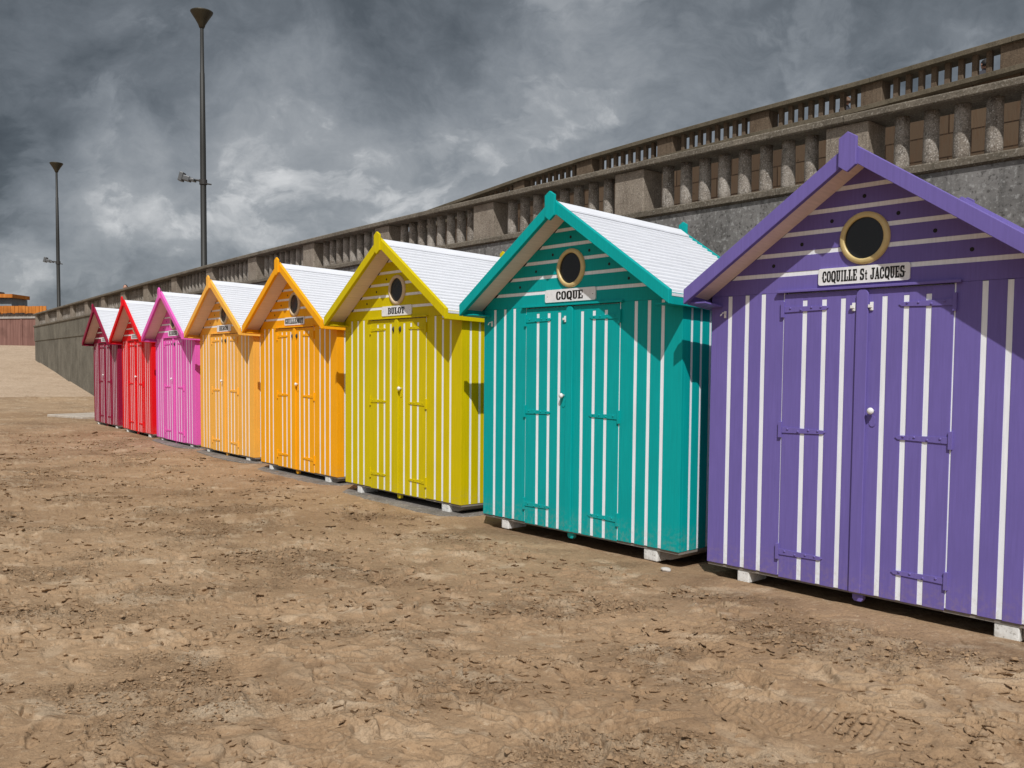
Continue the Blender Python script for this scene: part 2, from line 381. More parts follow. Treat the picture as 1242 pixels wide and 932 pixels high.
# thin concrete slabs the huts stand on
def hut_pt(h,x,y):
    a=h[6]; return (h[5][0]+x*math.cos(a)-y*math.sin(a), h[5][1]+x*math.sin(a)+y*math.cos(a))
slab_words={2:'yellow',3:'deep orange',4:'apricot',5:'pink'}
for i,wd in slab_words.items():
    h=HUTS[i]; mb=MB()
    pts=[(-.02,1.3),(-.07,.35),(-.03,.04),(.14,-.12),(.6,-.18),(1.2,-.21),(1.9,-.22),(2.28,-.17),(2.5,.0),(2.56,.4),(2.5,1.3)]
    pts=[(x+random.uniform(-.015,.015),y+random.uniform(-.012,.012)) for x,y in pts]
    mb.prism(pts,-.16,-.088+.0,axis='z'); o=mb.build('concrete_slab',SLABM,bevel=.012)
    o.location=(h[5][0],h[5][1],.099+.005+(.013 if i>3 else 0)); o.rotation_euler=(0,0,h[6])
    tag(o,'low grey concrete slab half sunk in the sand under the %s hut'%wd,'slab','slabs under the beach huts')

# ------------------------------------------------------------------ sea wall curve (plan)
O=np.array([4.5545,8.14]); E_=np.array([-.62932039,.77714596]); N_=np.array([-.77714596,-.62932039]); CF=np.array([-.00187556,.03208681,.06346558])
S0=23.75; V0=float(np.polyval(CF,S0)); M0=float(np.polyval(np.polyder(CF),S0))
def curve(s,off=0.,):
    v=np.polyval(CF,s) if s<S0 else V0+M0*(s-S0)
    m=np.polyval(np.polyder(CF),s) if s<S0 else M0
    t=E_+m*N_; t=t/np.hypot(*t); p=O+s*E_+v*N_
    return p+off*np.array([t[1],-t[0]]), t
def sweep(mb,prof,s0,s1,ds=.5,m=0,zf=None,close=True):
    """prof: (offset inland, z) loop swept along the wall line"""
    k=max(1,int((s1-s0)/ds)); n=len(prof); vs=[];fs=[]
    for i in range(k+1):
        s=s0+(s1-s0)*i/k; dz=zf(s) if zf else 0
        for off,z in prof:
            p,_=curve(s,off); vs.append((p[0],p[1],z+dz))
    for i in range(k):
        for j in range(n): fs.append((i*n+j,i*n+(j+1)%n,(i+1)*n+(j+1)%n,(i+1)*n+j))
    fs.append(tuple(range(n-1,-1,-1))); fs.append(tuple(k*n+j for j in range(n)))
    mb.add(vs,fs,m)
def frame(s,off):
    p,t=curve(s,off); return Matrix(((t[0],t[1],0,p[0]),(t[1],-t[0],0,p[1]),(0,0,1,0),(0,0,0,1)))  # x along wall, y inland

NEARWALL=concrete('mottled_sea_wall_render',(.13,.125,.12),(.215,.207,.20),spots=(.06,.056,.053),light=(.40,.40,.39),spotamt=.62,scale=1.5,stain=.5,speck=24)
RAIL=concrete('weathered_coping_concrete',(.115,.098,.076),(.18,.155,.122),spots=(.07,.06,.045),light=(.4,.37,.32),spotamt=.6,scale=2,stain=.3,speck=50)
PILL=concrete('pebbledash_pillar',(.21,.175,.14),(.29,.25,.205),spots=(.12,.10,.08),light=(.52,.47,.4),spotamt=.6,scale=3,stain=.35,speck=70)
BAL=concrete('pebbledash_baluster',(.17,.142,.115),(.34,.31,.275),spots=(.08,.07,.06),light=(.62,.6,.56),spotamt=.8,scale=2.4,stain=.55,speck=75)
def brownstone():
    t=NT('brown_upper_wall'); v=t.coord('UV')
    br=t.n('ShaderNodeTexBrick'); t.l(v,br.inputs['Vector'])
    br.inputs['Scale'].default_value=1.; br.inputs['Brick Width'].default_value=.8; br.inputs['Row Height'].default_value=.42; br.inputs['Mortar Size'].default_value=.014
    br.inputs['Color1'].default_value=(.082,.055,.036,1); br.inputs['Color2'].default_value=(.122,.084,.054,1); br.inputs['Mortar'].default_value=(.03,.018,.011,1)
    g=t.noise(t.coord('UV',(14,1.5,1)),2,6,.65); p=t.noise(t.coord('UV'),9,4,.6)
    col=t.mix(br.outputs['Color'],(.1,.055,.03),t.math('MULTIPLY',t.ramp(g,[(.5,0),(.72,1)]),.7))
    col=t.mix(col,(.03,.018,.01),t.ramp(p,[(.68,0),(.72,1)]))
    t.bump(g,.5,.02); return t.out(col,.9,.2)
BROWN=brownstone()
def add_uv(o,fn):
    me=o.data; uv=me.uv_layers.new(name='UVMap')
    for lp in me.loops:
        uv.data[lp.index].uv=fn(me.vertices[lp.vertex_index].co)
def wall_s(co): return ((co.x-O[0])*E_[0]+(co.y-O[1])*E_[1], co.z)

SEND=50.2; SBEG=-9.0
FARWALL=concrete('board_marked_sea_wall_concrete',(.125,.115,.092),(.20,.185,.15),spots=(.06,.055,.045),light=(.34,.32,.27),spotamt=.45,scale=.8,stain=.6,speck=30)
mb=MB(); PF=[(-.02,-.6),(-.02,2.705),(-.05,2.72),(-.05,3.452),(.9,3.452),(.9,-.6)]
sweep(mb,PF,SBEG,24.,m=0)
for a_,b_ in ((24.012,30.9),(30.915,37.5),(37.515,43.9),(43.915,SEND)): sweep(mb,PF,a_,b_,m=1)
o=mb.build('sea_wall',[NEARWALL,FARWALL]); tag(o,'tall mottled grey concrete sea wall curving behind the beach huts','sea wall')

balu=thing('balustrade',(0,0,0),0,'weathered concrete balustrade on top of the sea wall, round fat balusters','balustrade')
PS=[(-7.25,-7.73),(-4.2,-4.68),(-1.16,-1.64),(1.89,1.42),(4.92,4.42),(8.0,7.49),(11.07,10.57),(14.12,13.6),(17.23,16.71),(20.3,19.8),(23.6,23.04),(26.91,26.33),(30.12,29.5),(33.44,32.85),(36.66,36.06),(39.94,39.31),(43.42,42.6),(46.82,46.1),(50.1,49.5)]
edges=[SBEG]+[(a+b)/2 for a,b in PS]
for i in range(len(edges)-1):
    a=edges[i]; b=edges[i+1]
    if i==len(edges)-2: b=SEND+.05
    mb=MB(); sweep(mb,[(-.06,4.098),(-.075,4.112),(-.075,4.165),(-.06,4.18),(.40,4.18),(.41,4.165),(.41,4.098)],a+.004,b-.004,.4); mb.build('coping',RAIL,balu)
mb=MB(); sweep(mb,[(-.04,3.453),(-.09,3.475),(-.09,3.535),(-.075,3.55),(.43,3.55),(.43,3.453)],SBEG,SEND+.03,.4); mb.build('sill',RAIL,balu)
for a,b in PS:
    mb=MB(); c=(a+b)/2; w=abs(a-b)/2; M=frame(c,0)
    mb.box(-w,w,.0,.36,3.551,4.097,0,M); mb.build('pillar',PILL,balu,bevel=.012)
bs=[]
for (a1,b1),(a2,b2) in zip(PS[:-1],PS[1:]):
    lo=a1; hi=b2; gap=hi-lo; n=8
    for k in range(n): bs.append(lo+gap*(k+.92)/(n+.84))
bs=[s for s in bs if s>-2.0]
bs_sorted=sorted(bs)
def balu_mb(mb,s):
    p,_=curve(s,.17); r=.074*random.uniform(.97,1.03)
    mb.lathe([(r*1.05,3.551),(r*1.03,3.62),(r*1.02,3.8),(r*.97,3.98),(r*.97,4.097)],(p[0],p[1],0),'z',18)
for s in bs_sorted[:100]:
    mb=MB(); balu_mb(mb,s); mb.build('baluster',BAL,balu,smooth=False).data.polygons.foreach_set('use_smooth',[True]*(18*4)+[False]*2)
mb=MB()
for s in bs_sorted[100:]: balu_mb(mb,s)
o=mb.build('far_balusters',BAL,balu,smooth=True); o['kind']='stuff'

# walkway behind the balustrade, upper wall and its balustrade
WALKM=concrete('promenade_paving',(.24,.22,.2),(.32,.3,.27),spots=(.15,.14,.12),spotamt=.3)
mb=MB(); sweep(mb,[(.85,2.6),(.85,3.03),(8.1,3.03),(8.1,2.6)],SBEG,50.1,1.); o=mb.build('promenade',WALKM); tag(o,kind='structure')
GU=8.0
def uz(s):  # level of the upper coping, above CAMZ
    return float(np.interp(s,[-9,3,6,9.2,11,14,16.75,18.3,20.1,26,45],[5.80,5.72,5.62,5.60,5.58,5.53,5.44,5.36,5.27,5.0,4.6]))+CAMZ
ue=[SBEG,45]
mb=MB(); zf=lambda s: uz(s)-7.2
sweep(mb,[(GU+.04,2.8-.2),(GU+.04,6.58),(GU+.5,6.58),(GU+.5,2.6)],SBEG,45,.5,zf=zf)
o=mb.build('upper_wall',BROWN); add_uv(o,wall_s); tag(o,'brown stone upper retaining wall seen between the round balusters','wall')
mb=MB(); sweep(mb,[(GU+.45,5.5),(GU+.45,6.05),(GU+30,6.05),(GU+30,5.5)],SBEG,45,1.,zf=zf); o=mb.build('terrace',WALKM); tag(o,kind='structure')
ub=thing('balustrade',(0,0,0),0,'dark brown upper balustrade with square balusters and sky showing through','balustrade')
UP=[(-2.06,-2.5),(.66,.22),(3.37,2.95),(6.02,5.59),(8.7,8.2),(11.46,10.97),(14.44,13.85),(17.3,16.8),(20.2,19.7),(23.1,22.6)]
URAIL=concrete('dark_upper_coping',(.095,.08,.055),(.15,.125,.09),spots=(.05,.04,.03),light=(.25,.22,.16),spotamt=.4,scale=2,stain=.3)
UPIL=concrete('brown_upper_pillar',(.11,.08,.055),(.155,.118,.085),spots=(.08,.05,.03),light=(.3,.22,.15),spotamt=.4,scale=2,stain=.7)
uedges=[SBEG]+[(a+b)/2 for a,b in UP]+[45]
for a,b in zip(uedges[:-1],uedges[1:]):
    mb=MB(); sweep(mb,[(GU-.1,7.11),(GU-.1,7.19),(GU-.09,7.2),(GU+.4,7.2),(GU+.4,7.11)],a+.004,b-.004,.4,zf=zf); mb.build('coping',URAIL,ub)
mb=MB(); sweep(mb,[(GU-.04,6.582),(GU-.12,6.60),(GU-.12,6.68),(GU-.1,6.69),(GU+.42,6.69),(GU+.42,6.582)],SBEG,45,.4,zf=zf); mb.build('sill',URAIL,ub)
for a,b in UP:
    c=(a+b)/2; w=abs(a-b)/2; M=frame(c,GU); dz=zf(c)
    mb=MB(); mb.box(-w,w,-.02,.32,6.67+dz,7.12+dz,0,M); mb.build('pillar',UPIL,ub,bevel=.01)
for (a1,b1),(a2,b2) in zip(UP[:-1],UP[1:]):
    for k in range(8):
        s=a1+(b2-a1)*(k+.95)/8.9; M=frame(s,GU); dz=zf(s)
        mb=MB(); mb.box(-.05,.05,.07,.17,6.67+dz,7.12+dz,0,M); mb.build('baluster',UPIL,ub,bevel=.012)

# ------------------------------------------------------------------ lamps
def lamp(p,top,floodz,label,flip=1):
    zb=3.03; root=thing('street_lamp',(p[0],p[1],zb),0,label,'street lamp','tall lamp posts on the promenade')
    H=top-zb
    mb=MB(); mb.lathe([(.13,0),(.13,.35),(.088,.4),(.082,H*.55),(.066,H*.8),(.058,H*.8+.01),(.05,H-.42)],(0,0,0),'z',14); mb.build('pole',LAMPM,root,smooth=True)
    mb=MB(); mb.lathe([(.05,H-.46),(.075,H-.44),(.10,H-.36),(.18,H-.22),(.305,H-.03),(.315,H),(.295,H+.01),(.27,H-.02),(.05,H-.2)],(0,0,0),'z',20); mb.build('lamp_head',LAMPH,root,smooth=True)
    f=floodz-zb
    mb=MB(); mb.lathe([(.11,f-.12),(.11,f+.02)],(0,0,0),'z',12); mb.tube([(0,0,f-.02),(-.35*flip,-.05,f+.02)],[.03,.03],8); mb.tube([(0,0,f-.08),(.24*flip,-.03,f-.12)],[.025,.02],8); mb.build('bracket',DARKM,root)
    mb=MB(); M=Matrix.Translation((-.36*flip,-.06,f+.03))@Matrix.Rotation(R(16*flip),4,'Y')
    for a,b,h0,h1 in ((-.30,-.18,-.14,.12),(-.18,.02,-.09,.055),(.02,.16,-.05,.03)):
        mb.box(a*flip if flip>0 else -b,b*flip if flip>0 else -a,-.12,.12,h0,h1,0,M)
    mb.build('floodlight',simple('grey_floodlight',(.10,.105,.11),.4),root,bevel=.02)
lamp((-8.93,26.0),CAMZ+10.0,CAMZ+5.26,'tall tapered lamp post with funnel head, the nearer of two on the promenade')
lamp((-22.85,45.2),CAMZ+9.93,CAMZ+5.05,'tall lamp post farther off behind the left end of the sea wall')

# ------------------------------------------------------------------ wooden fence and beach bar at the far left
def boards(name,a,b):
    t=NT(name); v=t.coord('Object',(9,9,.35)); g=t.noise(v,1.2,6,.6); w=t.noise(t.coord('Object'),.9,3,.5)
    col=t.mix(a,b,t.ramp(g,[(.3,0),(.7,1)])); col=t.mix(col,sc(a,.6),t.math('MULTIPLY',t.ramp(w,[(.5,0),(.7,1)]),.5)); t.bump(g,.4,.02); return t.out(col,.8,.2)
FENCE=boards('weathered_red_brown_boards',(.15,.075,.062),(.27,.15,.125)); CAPW=boards('silvered_plank',(.3,.28,.26),(.42,.4,.38))
ORB=boards('orange_stained_boards',(.42,.13,.02),(.62,.24,.05)); GREYW=boards('blue_grey_boards',(.22,.25,.27),(.3,.33,.35)); DKW=boards('dark_roof_boards',(.04,.03,.025),(.08,.055,.045))
fx,fy,fz=-27.0,57.0,2.3; fr_=math.atan2(3.2,-9.)
fence=thing('board_fence',(fx,fy,fz),fr_,'weathered red brown board fence at the top of the ramp','fence')
mb=MB(); x=0.
while x<21:
    w=random.uniform(.3,.42); mb.box(x,x+w-.015,-.02+random.uniform(-.008,.008),.02,0,2.13+random.uniform(-.01,.01)); x+=w
mb.build('boards',FENCE,fence)
for k in range(9):
    mb=MB(); mb.box(.9+2.3*k-.07,.9+2.3*k+.07,.02,.06,0,2.12); mb.build('post',FENCE,fence)
mb=MB(); mb.box(0,21,-.06,.09,2.14,2.33); mb.build('cap_plank',CAPW,fence)
mb=MB()
for k in range(60): mb.box(.35*k,.35*k+.32,-.0,.15,2.331,2.331+random.uniform(.08,.24))
mb.build('top_boards',DKW,fence)
bar=thing('beach_bar',(-34.6,66,2.3),fr_*0+math.pi,'low wooden beach bar with orange board bands behind the fence','building')
mb=MB(); mb.box(0,18,-7,0,0,2.72); mb.build('wall',DKW,bar)
mb=MB(); x=-.35
while x<18.4:
    w=random.uniform(.22,.3); mb.box(x,x+w-.02,.06,.1,2.85,3.40+random.uniform(-.02,.02)); x+=w
mb.box(-.3,18.4,-.1,.058,2.73,3.2); mb.build('orange_band',ORB,bar)
mb=MB(); mb.box(2.8,16,-3.2,-1,2.73,4.05); mb.build('upper_storey',GREYW,bar)
mb=MB(); mb.box(4.0,4.5,-.99,-.96,3.5,3.72); mb.box(6.1,6.6,-.99,-.96,3.5,3.8); mb.build('window',DARKM,bar)
mb=MB(); mb.box(2.5,16.4,-3.0,-.6,4.051,4.32); mb.build('orange_roof_edge',ORB,bar)
mb=MB(); mb.prism([(4.2,4.321),(15,4.321),(14.6,4.6),(4.35,4.6)],-2.8,-1.); mb.build('roof_cap',DKW,bar)

# ------------------------------------------------------------------ people on the promenade, mostly hidden
def person(p,z,h,label,shirt,hair,face=0):
    root=thing('person',(p[0],p[1],z),face,label,'person')
    k=h/1.7
    J=[((0,0,.92),.15,None),((0,0,1.12),.13,0),((0,0,1.36),.15,1),((0,0,1.47),.06,2),((0,-.01,1.54),.065,3),
       ((.10,0,.88),.09,0),((.11,0,.48),.062,5),((.11,.02,.07),.045,6),((.11,-.13,.035),.04,7),
       ((-.10,0,.88),.09,0),((-.11,0,.48),.062,9),((-.11,.02,.07),.045,10),((-.11,-.13,.035),.04,11),
       ((.19,0,1.38),.06,2),((.23,.02,1.12),.043,13),((.21,-.06,.88),.034,14),((.20,-.10,.80),.03,15),
       ((-.19,0,1.38),.06,2),((-.23,.02,1.12),.043,17),((-.21,-.06,.88),.034,18),((-.20,-.10,.80),.03,19)]
    me=bpy.data.meshes.new('body'); me.from_pydata([tuple(c*k for c in j[0]) for j in J],[(i,j[2]) for i,j in enumerate(J) if j[2] is not None],[])
    o=bpy.data.objects.new('body',me); COL.objects.link(o); o.parent=root
    sk=o.modifiers.new('Skin','SKIN'); o.modifiers.new('Sub','SUBSURF').levels=1; o.modifiers['Sub'].render_levels=1
    for i,j in enumerate(J): 
        me.skin_vertices[0].data[i].radius=(j[1]*k,j[1]*k) if me.skin_vertices else (.1,.1)
    me.materials.append(shirt)
    SK=simple('skin',(.5,.27,.19),.5)
    mb=MB(); prof=[(.035,-.115),(.055,-.09),(.072,-.04),(.08,.02),(.078,.06),(.05,.1),(.015,.117)]
    mb.lathe(prof,(0,0,0),'z',14); mb.lathe([(.016,0),(.012,.02),(.004,.03)],(0,-.078,-.01),'y',8)
    for sx in(-1,1): mb.lathe([(.011,0),(.008,.006)],(sx*.03,-.074,.01),'y',8,1); mb.lathe([(.02,-.012),(.024,0),(.018,.012)],(sx*.08,.005,-.005),'x',8)
    mb.box(-.022,.022,-.076,-.066,-.055,-.047,2)
    for i,(x,y,zz) in enumerate(mb.v): mb.v[i]=(x*k,(y*1.12-.01)*k,(zz+1.62*1.0-.03)*k+.015)
    hd=mb.build('head',[SK,DARKM,simple('lips',(.4,.12,.1),.5)],root,smooth=True)
    mb=MB(); mb.lathe([(.088,-.05),(.092,0),(.09,.05),(.06,.1),(.02,.125)],(0,.018,0),'z',14)
    for i,(x,y,zz) in enumerate(mb.v): mb.v[i]=(x*k,(y*1.18-.012)*k+(.045*k if zz<.045 else 0),(zz+1.60)*k+.01)
    mb.build('hair',hair,root,smooth=True)
CLOTHR=simple('dusty_pink_cloth',(.45,.16,.13),.8); CLOTHD=simple('dark_cloth',(.03,.03,.04),.8); HAIRD=simple('dark_hair',(.012,.01,.01),.6); HAIRB=simple('brown_hair',(.10,.05,.025),.6)
p,_=curve(33.9,1.0); person(p,3.03,1.62,'person with dark hair whose head just shows over the far coping',CLOTHR,HAIRD,.2)
p,_=curve(4.25,GU+1.4); person(p,uz(4.1)-1.15,1.36,'dark haired person whose head shows between two upper balusters, farthest right',CLOTHD,HAIRD,math.pi+.2)
p,_=curve(7.2,GU+1.4); person(p,uz(7)-1.15,1.36,'brown haired person glimpsed between upper balusters left of a broad pillar',CLOTHD,HAIRB,math.pi+.4)

# ------------------------------------------------------------------ ramp and flat slab at its foot
RAMPM=concrete('sandy_ramp_concrete',(.40,.295,.205),(.48,.365,.262),spots=(.27,.195,.13),light=(.56,.47,.37),spotamt=.6,scale=.9,stain=.3,speck=14)
mb=MB()
def rz(s): return min((s-32.3)*.096,2.62)
ss=[30,32.3,36,40,40.06,44,48.5,48.56,52,56,59.6,66,80,120]; offs=[-40,-30,-20,-14,-9,-5,0,.3,8,20]
vs=[];fs=[]
for s in ss:
    for o_ in offs:
        p,_=curve(s,min(o_,.3) if s<50.2 else o_); vs.append((p[0],p[1],(rz(s) if s<70 else 2.62)-(.05 if s in (40.06,48.56) else 0)))
n=len(offs)
for i in range(len(ss)-1):
    for j in range(n-1): fs.append((i*n+j,i*n+j+1,(i+1)*n+j+1,(i+1)*n+j))
mb.add(vs,fs); o=mb.build('ramp',RAMPM); tag(o,kind='structure')
mb=MB(); mb.prism([(-.1,-.2),(1.9,-.5),(2.2,.9),(1.3,1.6),(.1,1.2)],-.1,.07,axis='z'); o=mb.build('concrete_slab',concrete('pale_slab',(.42,.36,.3),(.5,.44,.37),spotamt=.3),bevel=.02)
o.location=(-13.4,26.2,0); o.rotation_euler=(0,0,-.5); tag(o,'pale flat concrete slab beside the far side of the maroon hut','slab')
def rock(name,loc,r,mat,label,cat,seed,flat=.6):
    import bmesh
    bm=bmesh.new(); bmesh.ops.create_icosphere(bm,subdivisions=3,radius=1); rn=random.Random(seed)
    k=[Vector((rn.gauss(0,1),rn.gauss(0,1),rn.gauss(0,1))).normalized() for _ in range(7)]
    for v in bm.verts:
        d=1.
        for q in k: 
            t=v.co.normalized().dot(q)
            if t>.55: d-=(t-.55)*.55
        v.co*=d; v.co.x*=r*1.3; v.co.y*=r; v.co.z*=r*flat
    me=bpy.data.meshes.new(name); bm.to_mesh(me); bm.free(); me.materials.append(mat); o=bpy.data.objects.new(name,me); COL.objects.link(o); o.location=loc; o.rotation_euler=(0,0,seed)
    tag(o,label,cat)
rock('stone',(*hut_pt(HUTS[0],-.27,-.16),.012),.042,simple('pale_stone',(.5,.47,.43),.8),'small pale stone on the sand at the corner of the teal hut','stone',3)

# ------------------------------------------------------------------ sand
def perlin(x,y,seed=0):
    xi=np.floor(x).astype(np.int64); yi=np.floor(y).astype(np.int64); xf=(x-xi).astype(np.float32); yf=(y-yi).astype(np.float32)
    u=xf*xf*xf*(xf*(xf*6-15)+10); v=yf*yf*yf*(yf*(yf*6-15)+10)
    def g(ix,iy,dx,dy):
        h=(ix*374761393+iy*668265263+seed*1442695041)&0xffffffff
        h=((h^(h>>13))*1274126177)&0xffffffff; h=h^(h>>16)
        a=(h&1023).astype(np.float32)*(2*np.pi/1024); return np.cos(a)*dx+np.sin(a)*dy
    a=g(xi,yi,xf,yf); b=g(xi+1,yi,xf-1,yf); c=g(xi,yi+1,xf,yf-1); d=g(xi+1,yi+1,xf-1,yf-1)
    return (a+u*(b-a))*(1-v)+(c+u*(d-c))*v
def fbm(x,y,o=3,seed=0,gain=.5):
    r=0;a=1.
    for k in range(o): r=r+a*perlin(x*2**k+17.3*k,y*2**k-9.1*k,seed+k); a*=gain
    return r
def sstep(a,b,x): t=np.clip((x-a)/(b-a),0,1); return t*t*(3-2*t)
rr=[1.6]
while rr[-1]<46: rr.append(rr[-1]+min(max(rr[-1]**2/1420*.62,.0042),.14) if rr[-1]>2.6 else rr[-1]+.03)
rr=np.array(rr)
az=np.concatenate([np.linspace(-75,-37,90,endpoint=False),np.linspace(-37,34,1350,endpoint=False),np.linspace(34,75,100)])*np.pi/180
RR,AZ=np.meshgrid(rr,az,indexing='ij'); X=(RR*np.sin(AZ)); Y=(RR*np.cos(AZ))
# trampled, damp beach sand
wx=X+.25*fbm(X/.7,Y/.7,2,50); wy=Y+.25*fbm(X/.7+5,Y/.7,2,51)
H=.030*fbm(X/1.9,Y/1.9,2,1)+.012*fbm(X/.5,Y/.45,4,2,.6)
crumb=sstep(.05,.42,fbm(X/1.2,Y/.9,3,9)+.10)
amp=np.clip(1.2-RR/60,.5,1)
H+=crumb*(.013*np.abs(fbm(wx/.085,wy/.075,3,22,.62))+.012*np.abs(perlin(X/.033,Y/.03,25))+.006*np.abs(perlin(X/.016,Y/.014,26)))
H+=.003*fbm(X/.05,Y/.045,2,28)*(.35+crumb)
# broken crust: curved scarps
c1=fbm(wx/.75,wy/.5,3,31)*3.2; fr1=c1-np.floor(c1); cm=sstep(.0,.25,fbm(X/.7,Y/.6,2,35)+.06)
H+=.020*(sstep(0,.9,fr1)-sstep(.955,.99,fr1))*cm
c2=fbm(wx/.30+9,wy/.2,3,37)*2.6; fr2=c2-np.floor(c2); cm2=sstep(.05,.3,fbm(X/.45,Y/.4,2,38)+.05)
H+=.014*(sstep(0,.88,fr2)-sstep(.93,.985,fr2))*cm2
# open cracks along the edges of the drying crust
for (sc_,sd_,wd_,dp_,mk_) in ((.42,71,.030,.030,.10),(.20,74,.045,.018,.12),(.85,77,.016,.034,.14)):
    cn=fbm(wx/sc_,wy/(sc_*.7),3,sd_,.55); mk=sstep(mk_,mk_+.14,fbm(X/.6+3,Y/.42,2,sd_+2))
    H-=dp_*mk*(1-sstep(0,wd_,np.abs(cn)))
# pits where lumps were kicked out
pn=perlin(X/.09,Y/.07,81); H-=.022*sstep(.42,.56,pn)*sstep(.0,.3,fbm(X/.9,Y/.7,2,83)+.05)
dry=np.zeros_like(H)
# footprints
def rows(r0,r1): return slice(max(0,np.searchsorted(rr,r0)),np.searchsorted(rr,r1)+1)
for i in range(1150):
    r=2.4+26*rng.random()**1.5; a=rng.uniform(-.66,.6); cx_,cy_=r*math.sin(a),r*math.cos(a)
    if rng.random()<.7: th=math.pi-.89+rng.normal(0,.35)
    else: th=rng.uniform(0,2*math.pi)
    L=rng.uniform(.11,.15); Wd=L*rng.uniform(.36,.44); dp=rng.uniform(.006,.018)
    sl=rows(r-.4,r+.4); dx=X[sl]-cx_; dy=Y[sl]-cy_
    u=(dx*math.cos(th)+dy*math.sin(th))/L; v=(-dx*math.sin(th)+dy*math.cos(th))/(Wd*(1+.25*np.clip(u,-1,1)))
    q=np.sqrt(u*u+v*v)
    ins=1-sstep(.75,1.02,q); rim=np.exp(-((q-1.22)/.17)**2)
    H[sl]+= -dp*ins+dp*.35*rim*(.6+.8*(u>0))
    if rng.random()<.22: H[sl]+=ins*.005*np.sin(u*16)
    if rng.random()<.35: dry[sl]=np.maximum(dry[sl],.8*(1-sstep(.3,1.15,np.sqrt((u*.8)**2+(v*.8)**2))))
# tread marks of a vehicle and shoe soles
for i in range(16):
    r=3.2+7*rng.random(); a=rng.uniform(-.5,.45); cx_,cy_=r*math.sin(a),r*math.cos(a); th=rng.uniform(1.9,2.5)
    sl=rows(r-.7,r+.7); dx=X[sl]-cx_; dy=Y[sl]-cy_; u=dx*math.cos(th)+dy*math.sin(th); v=-dx*math.sin(th)+dy*math.cos(th)
    m=(1-sstep(.25,.4,np.abs(u)))*(1-sstep(.1,.16,np.abs(v))); H[sl]=H[sl]*(1-.5*m)+m*.007*np.sin(u*2*math.pi/.042+v*5)
# calmer and level around the huts, rising to the ramp
calm=np.zeros_like(H)
for h in HUTS:
    a=h[6]; dx=X-h[5][0]; dy=Y-h[5][1]; lx=dx*math.cos(a)+dy*math.sin(a); ly=-dx*math.sin(a)+dy*math.cos(a)
    calm=np.maximum(calm,sstep(-.75,-.05,ly)*sstep(-.5,-.1,lx)*(1-sstep(2.6,3.0,lx)))
under=np.zeros_like(H)
for h in HUTS:
    a=h[6]; dx=X-h[5][0]; dy=Y-h[5][1]; lx=dx*math.cos(a)+dy*math.sin(a); ly=-dx*math.sin(a)+dy*math.cos(a)
    under=np.maximum(under,sstep(.0,.12,ly)*sstep(.0,.1,lx)*(1-sstep(2.35,2.45,lx)))
H=H*(1-.82*calm)*amp + .008*calm - .035*under
sS=(X-O[0])*E_[0]+(Y-O[1])*E_[1]+.9*fbm(X/3.,Y/3.,2,95); H+=.14*sstep(27,33,sS)+.16*np.exp(-((sS-33.2)/.7)**2)-.6*sstep(33.6,36.5,sS); crumb=np.maximum(crumb,np.exp(-((sS-33.)/.9)**2))
inl=-((X-O[0])*N_[0]+(Y-O[1])*N_[1]); H-=.3*sstep(.4,1.0,inl)
# drier pale skin where the sand is broken up or stands proud
d0=fbm(X/.55,Y/.38,4,61,.65); d1=fbm(X/.14,Y/.09,3,64,.6)
dry=np.maximum(dry,sstep(.12,.55,d0+.35*d1+crumb*.15-.12)); dry=np.clip(dry*.75+.35*sstep(.0,.012,H-.015),0,1)
nR,nA=H.shape
co=np.empty((nR*nA,3),np.float32); co[:,0]=X.ravel(); co[:,1]=Y.ravel(); co[:,2]=H.ravel()
ii=np.arange(nR*nA).reshape(nR,nA); q=np.stack([ii[:-1,:-1],ii[:-1,1:],ii[1:,1:],ii[1:,:-1]],-1).reshape(-1,4)[:,::-1]
me=bpy.data.meshes.new('sand'); me.vertices.add(len(co)); me.vertices.foreach_set('co',co.ravel())
me.loops.add(q.size); me.loops.foreach_set('vertex_index',q.ravel().astype(np.int32)); me.polygons.add(len(q)); me.polygons.foreach_set('loop_start',np.arange(0,q.size,4,dtype=np.int32))
me.polygons.foreach_set('use_smooth',np.ones(len(q),bool))
at_=me.attributes.new('dryness','FLOAT','POINT'); at_.data.foreach_set('value',dry.ravel().astype(np.float32))
at2=me.attributes.new('crumb','FLOAT','POINT'); at2.data.foreach_set('value',crumb.ravel().astype(np.float32))
me.update(); me.validate()
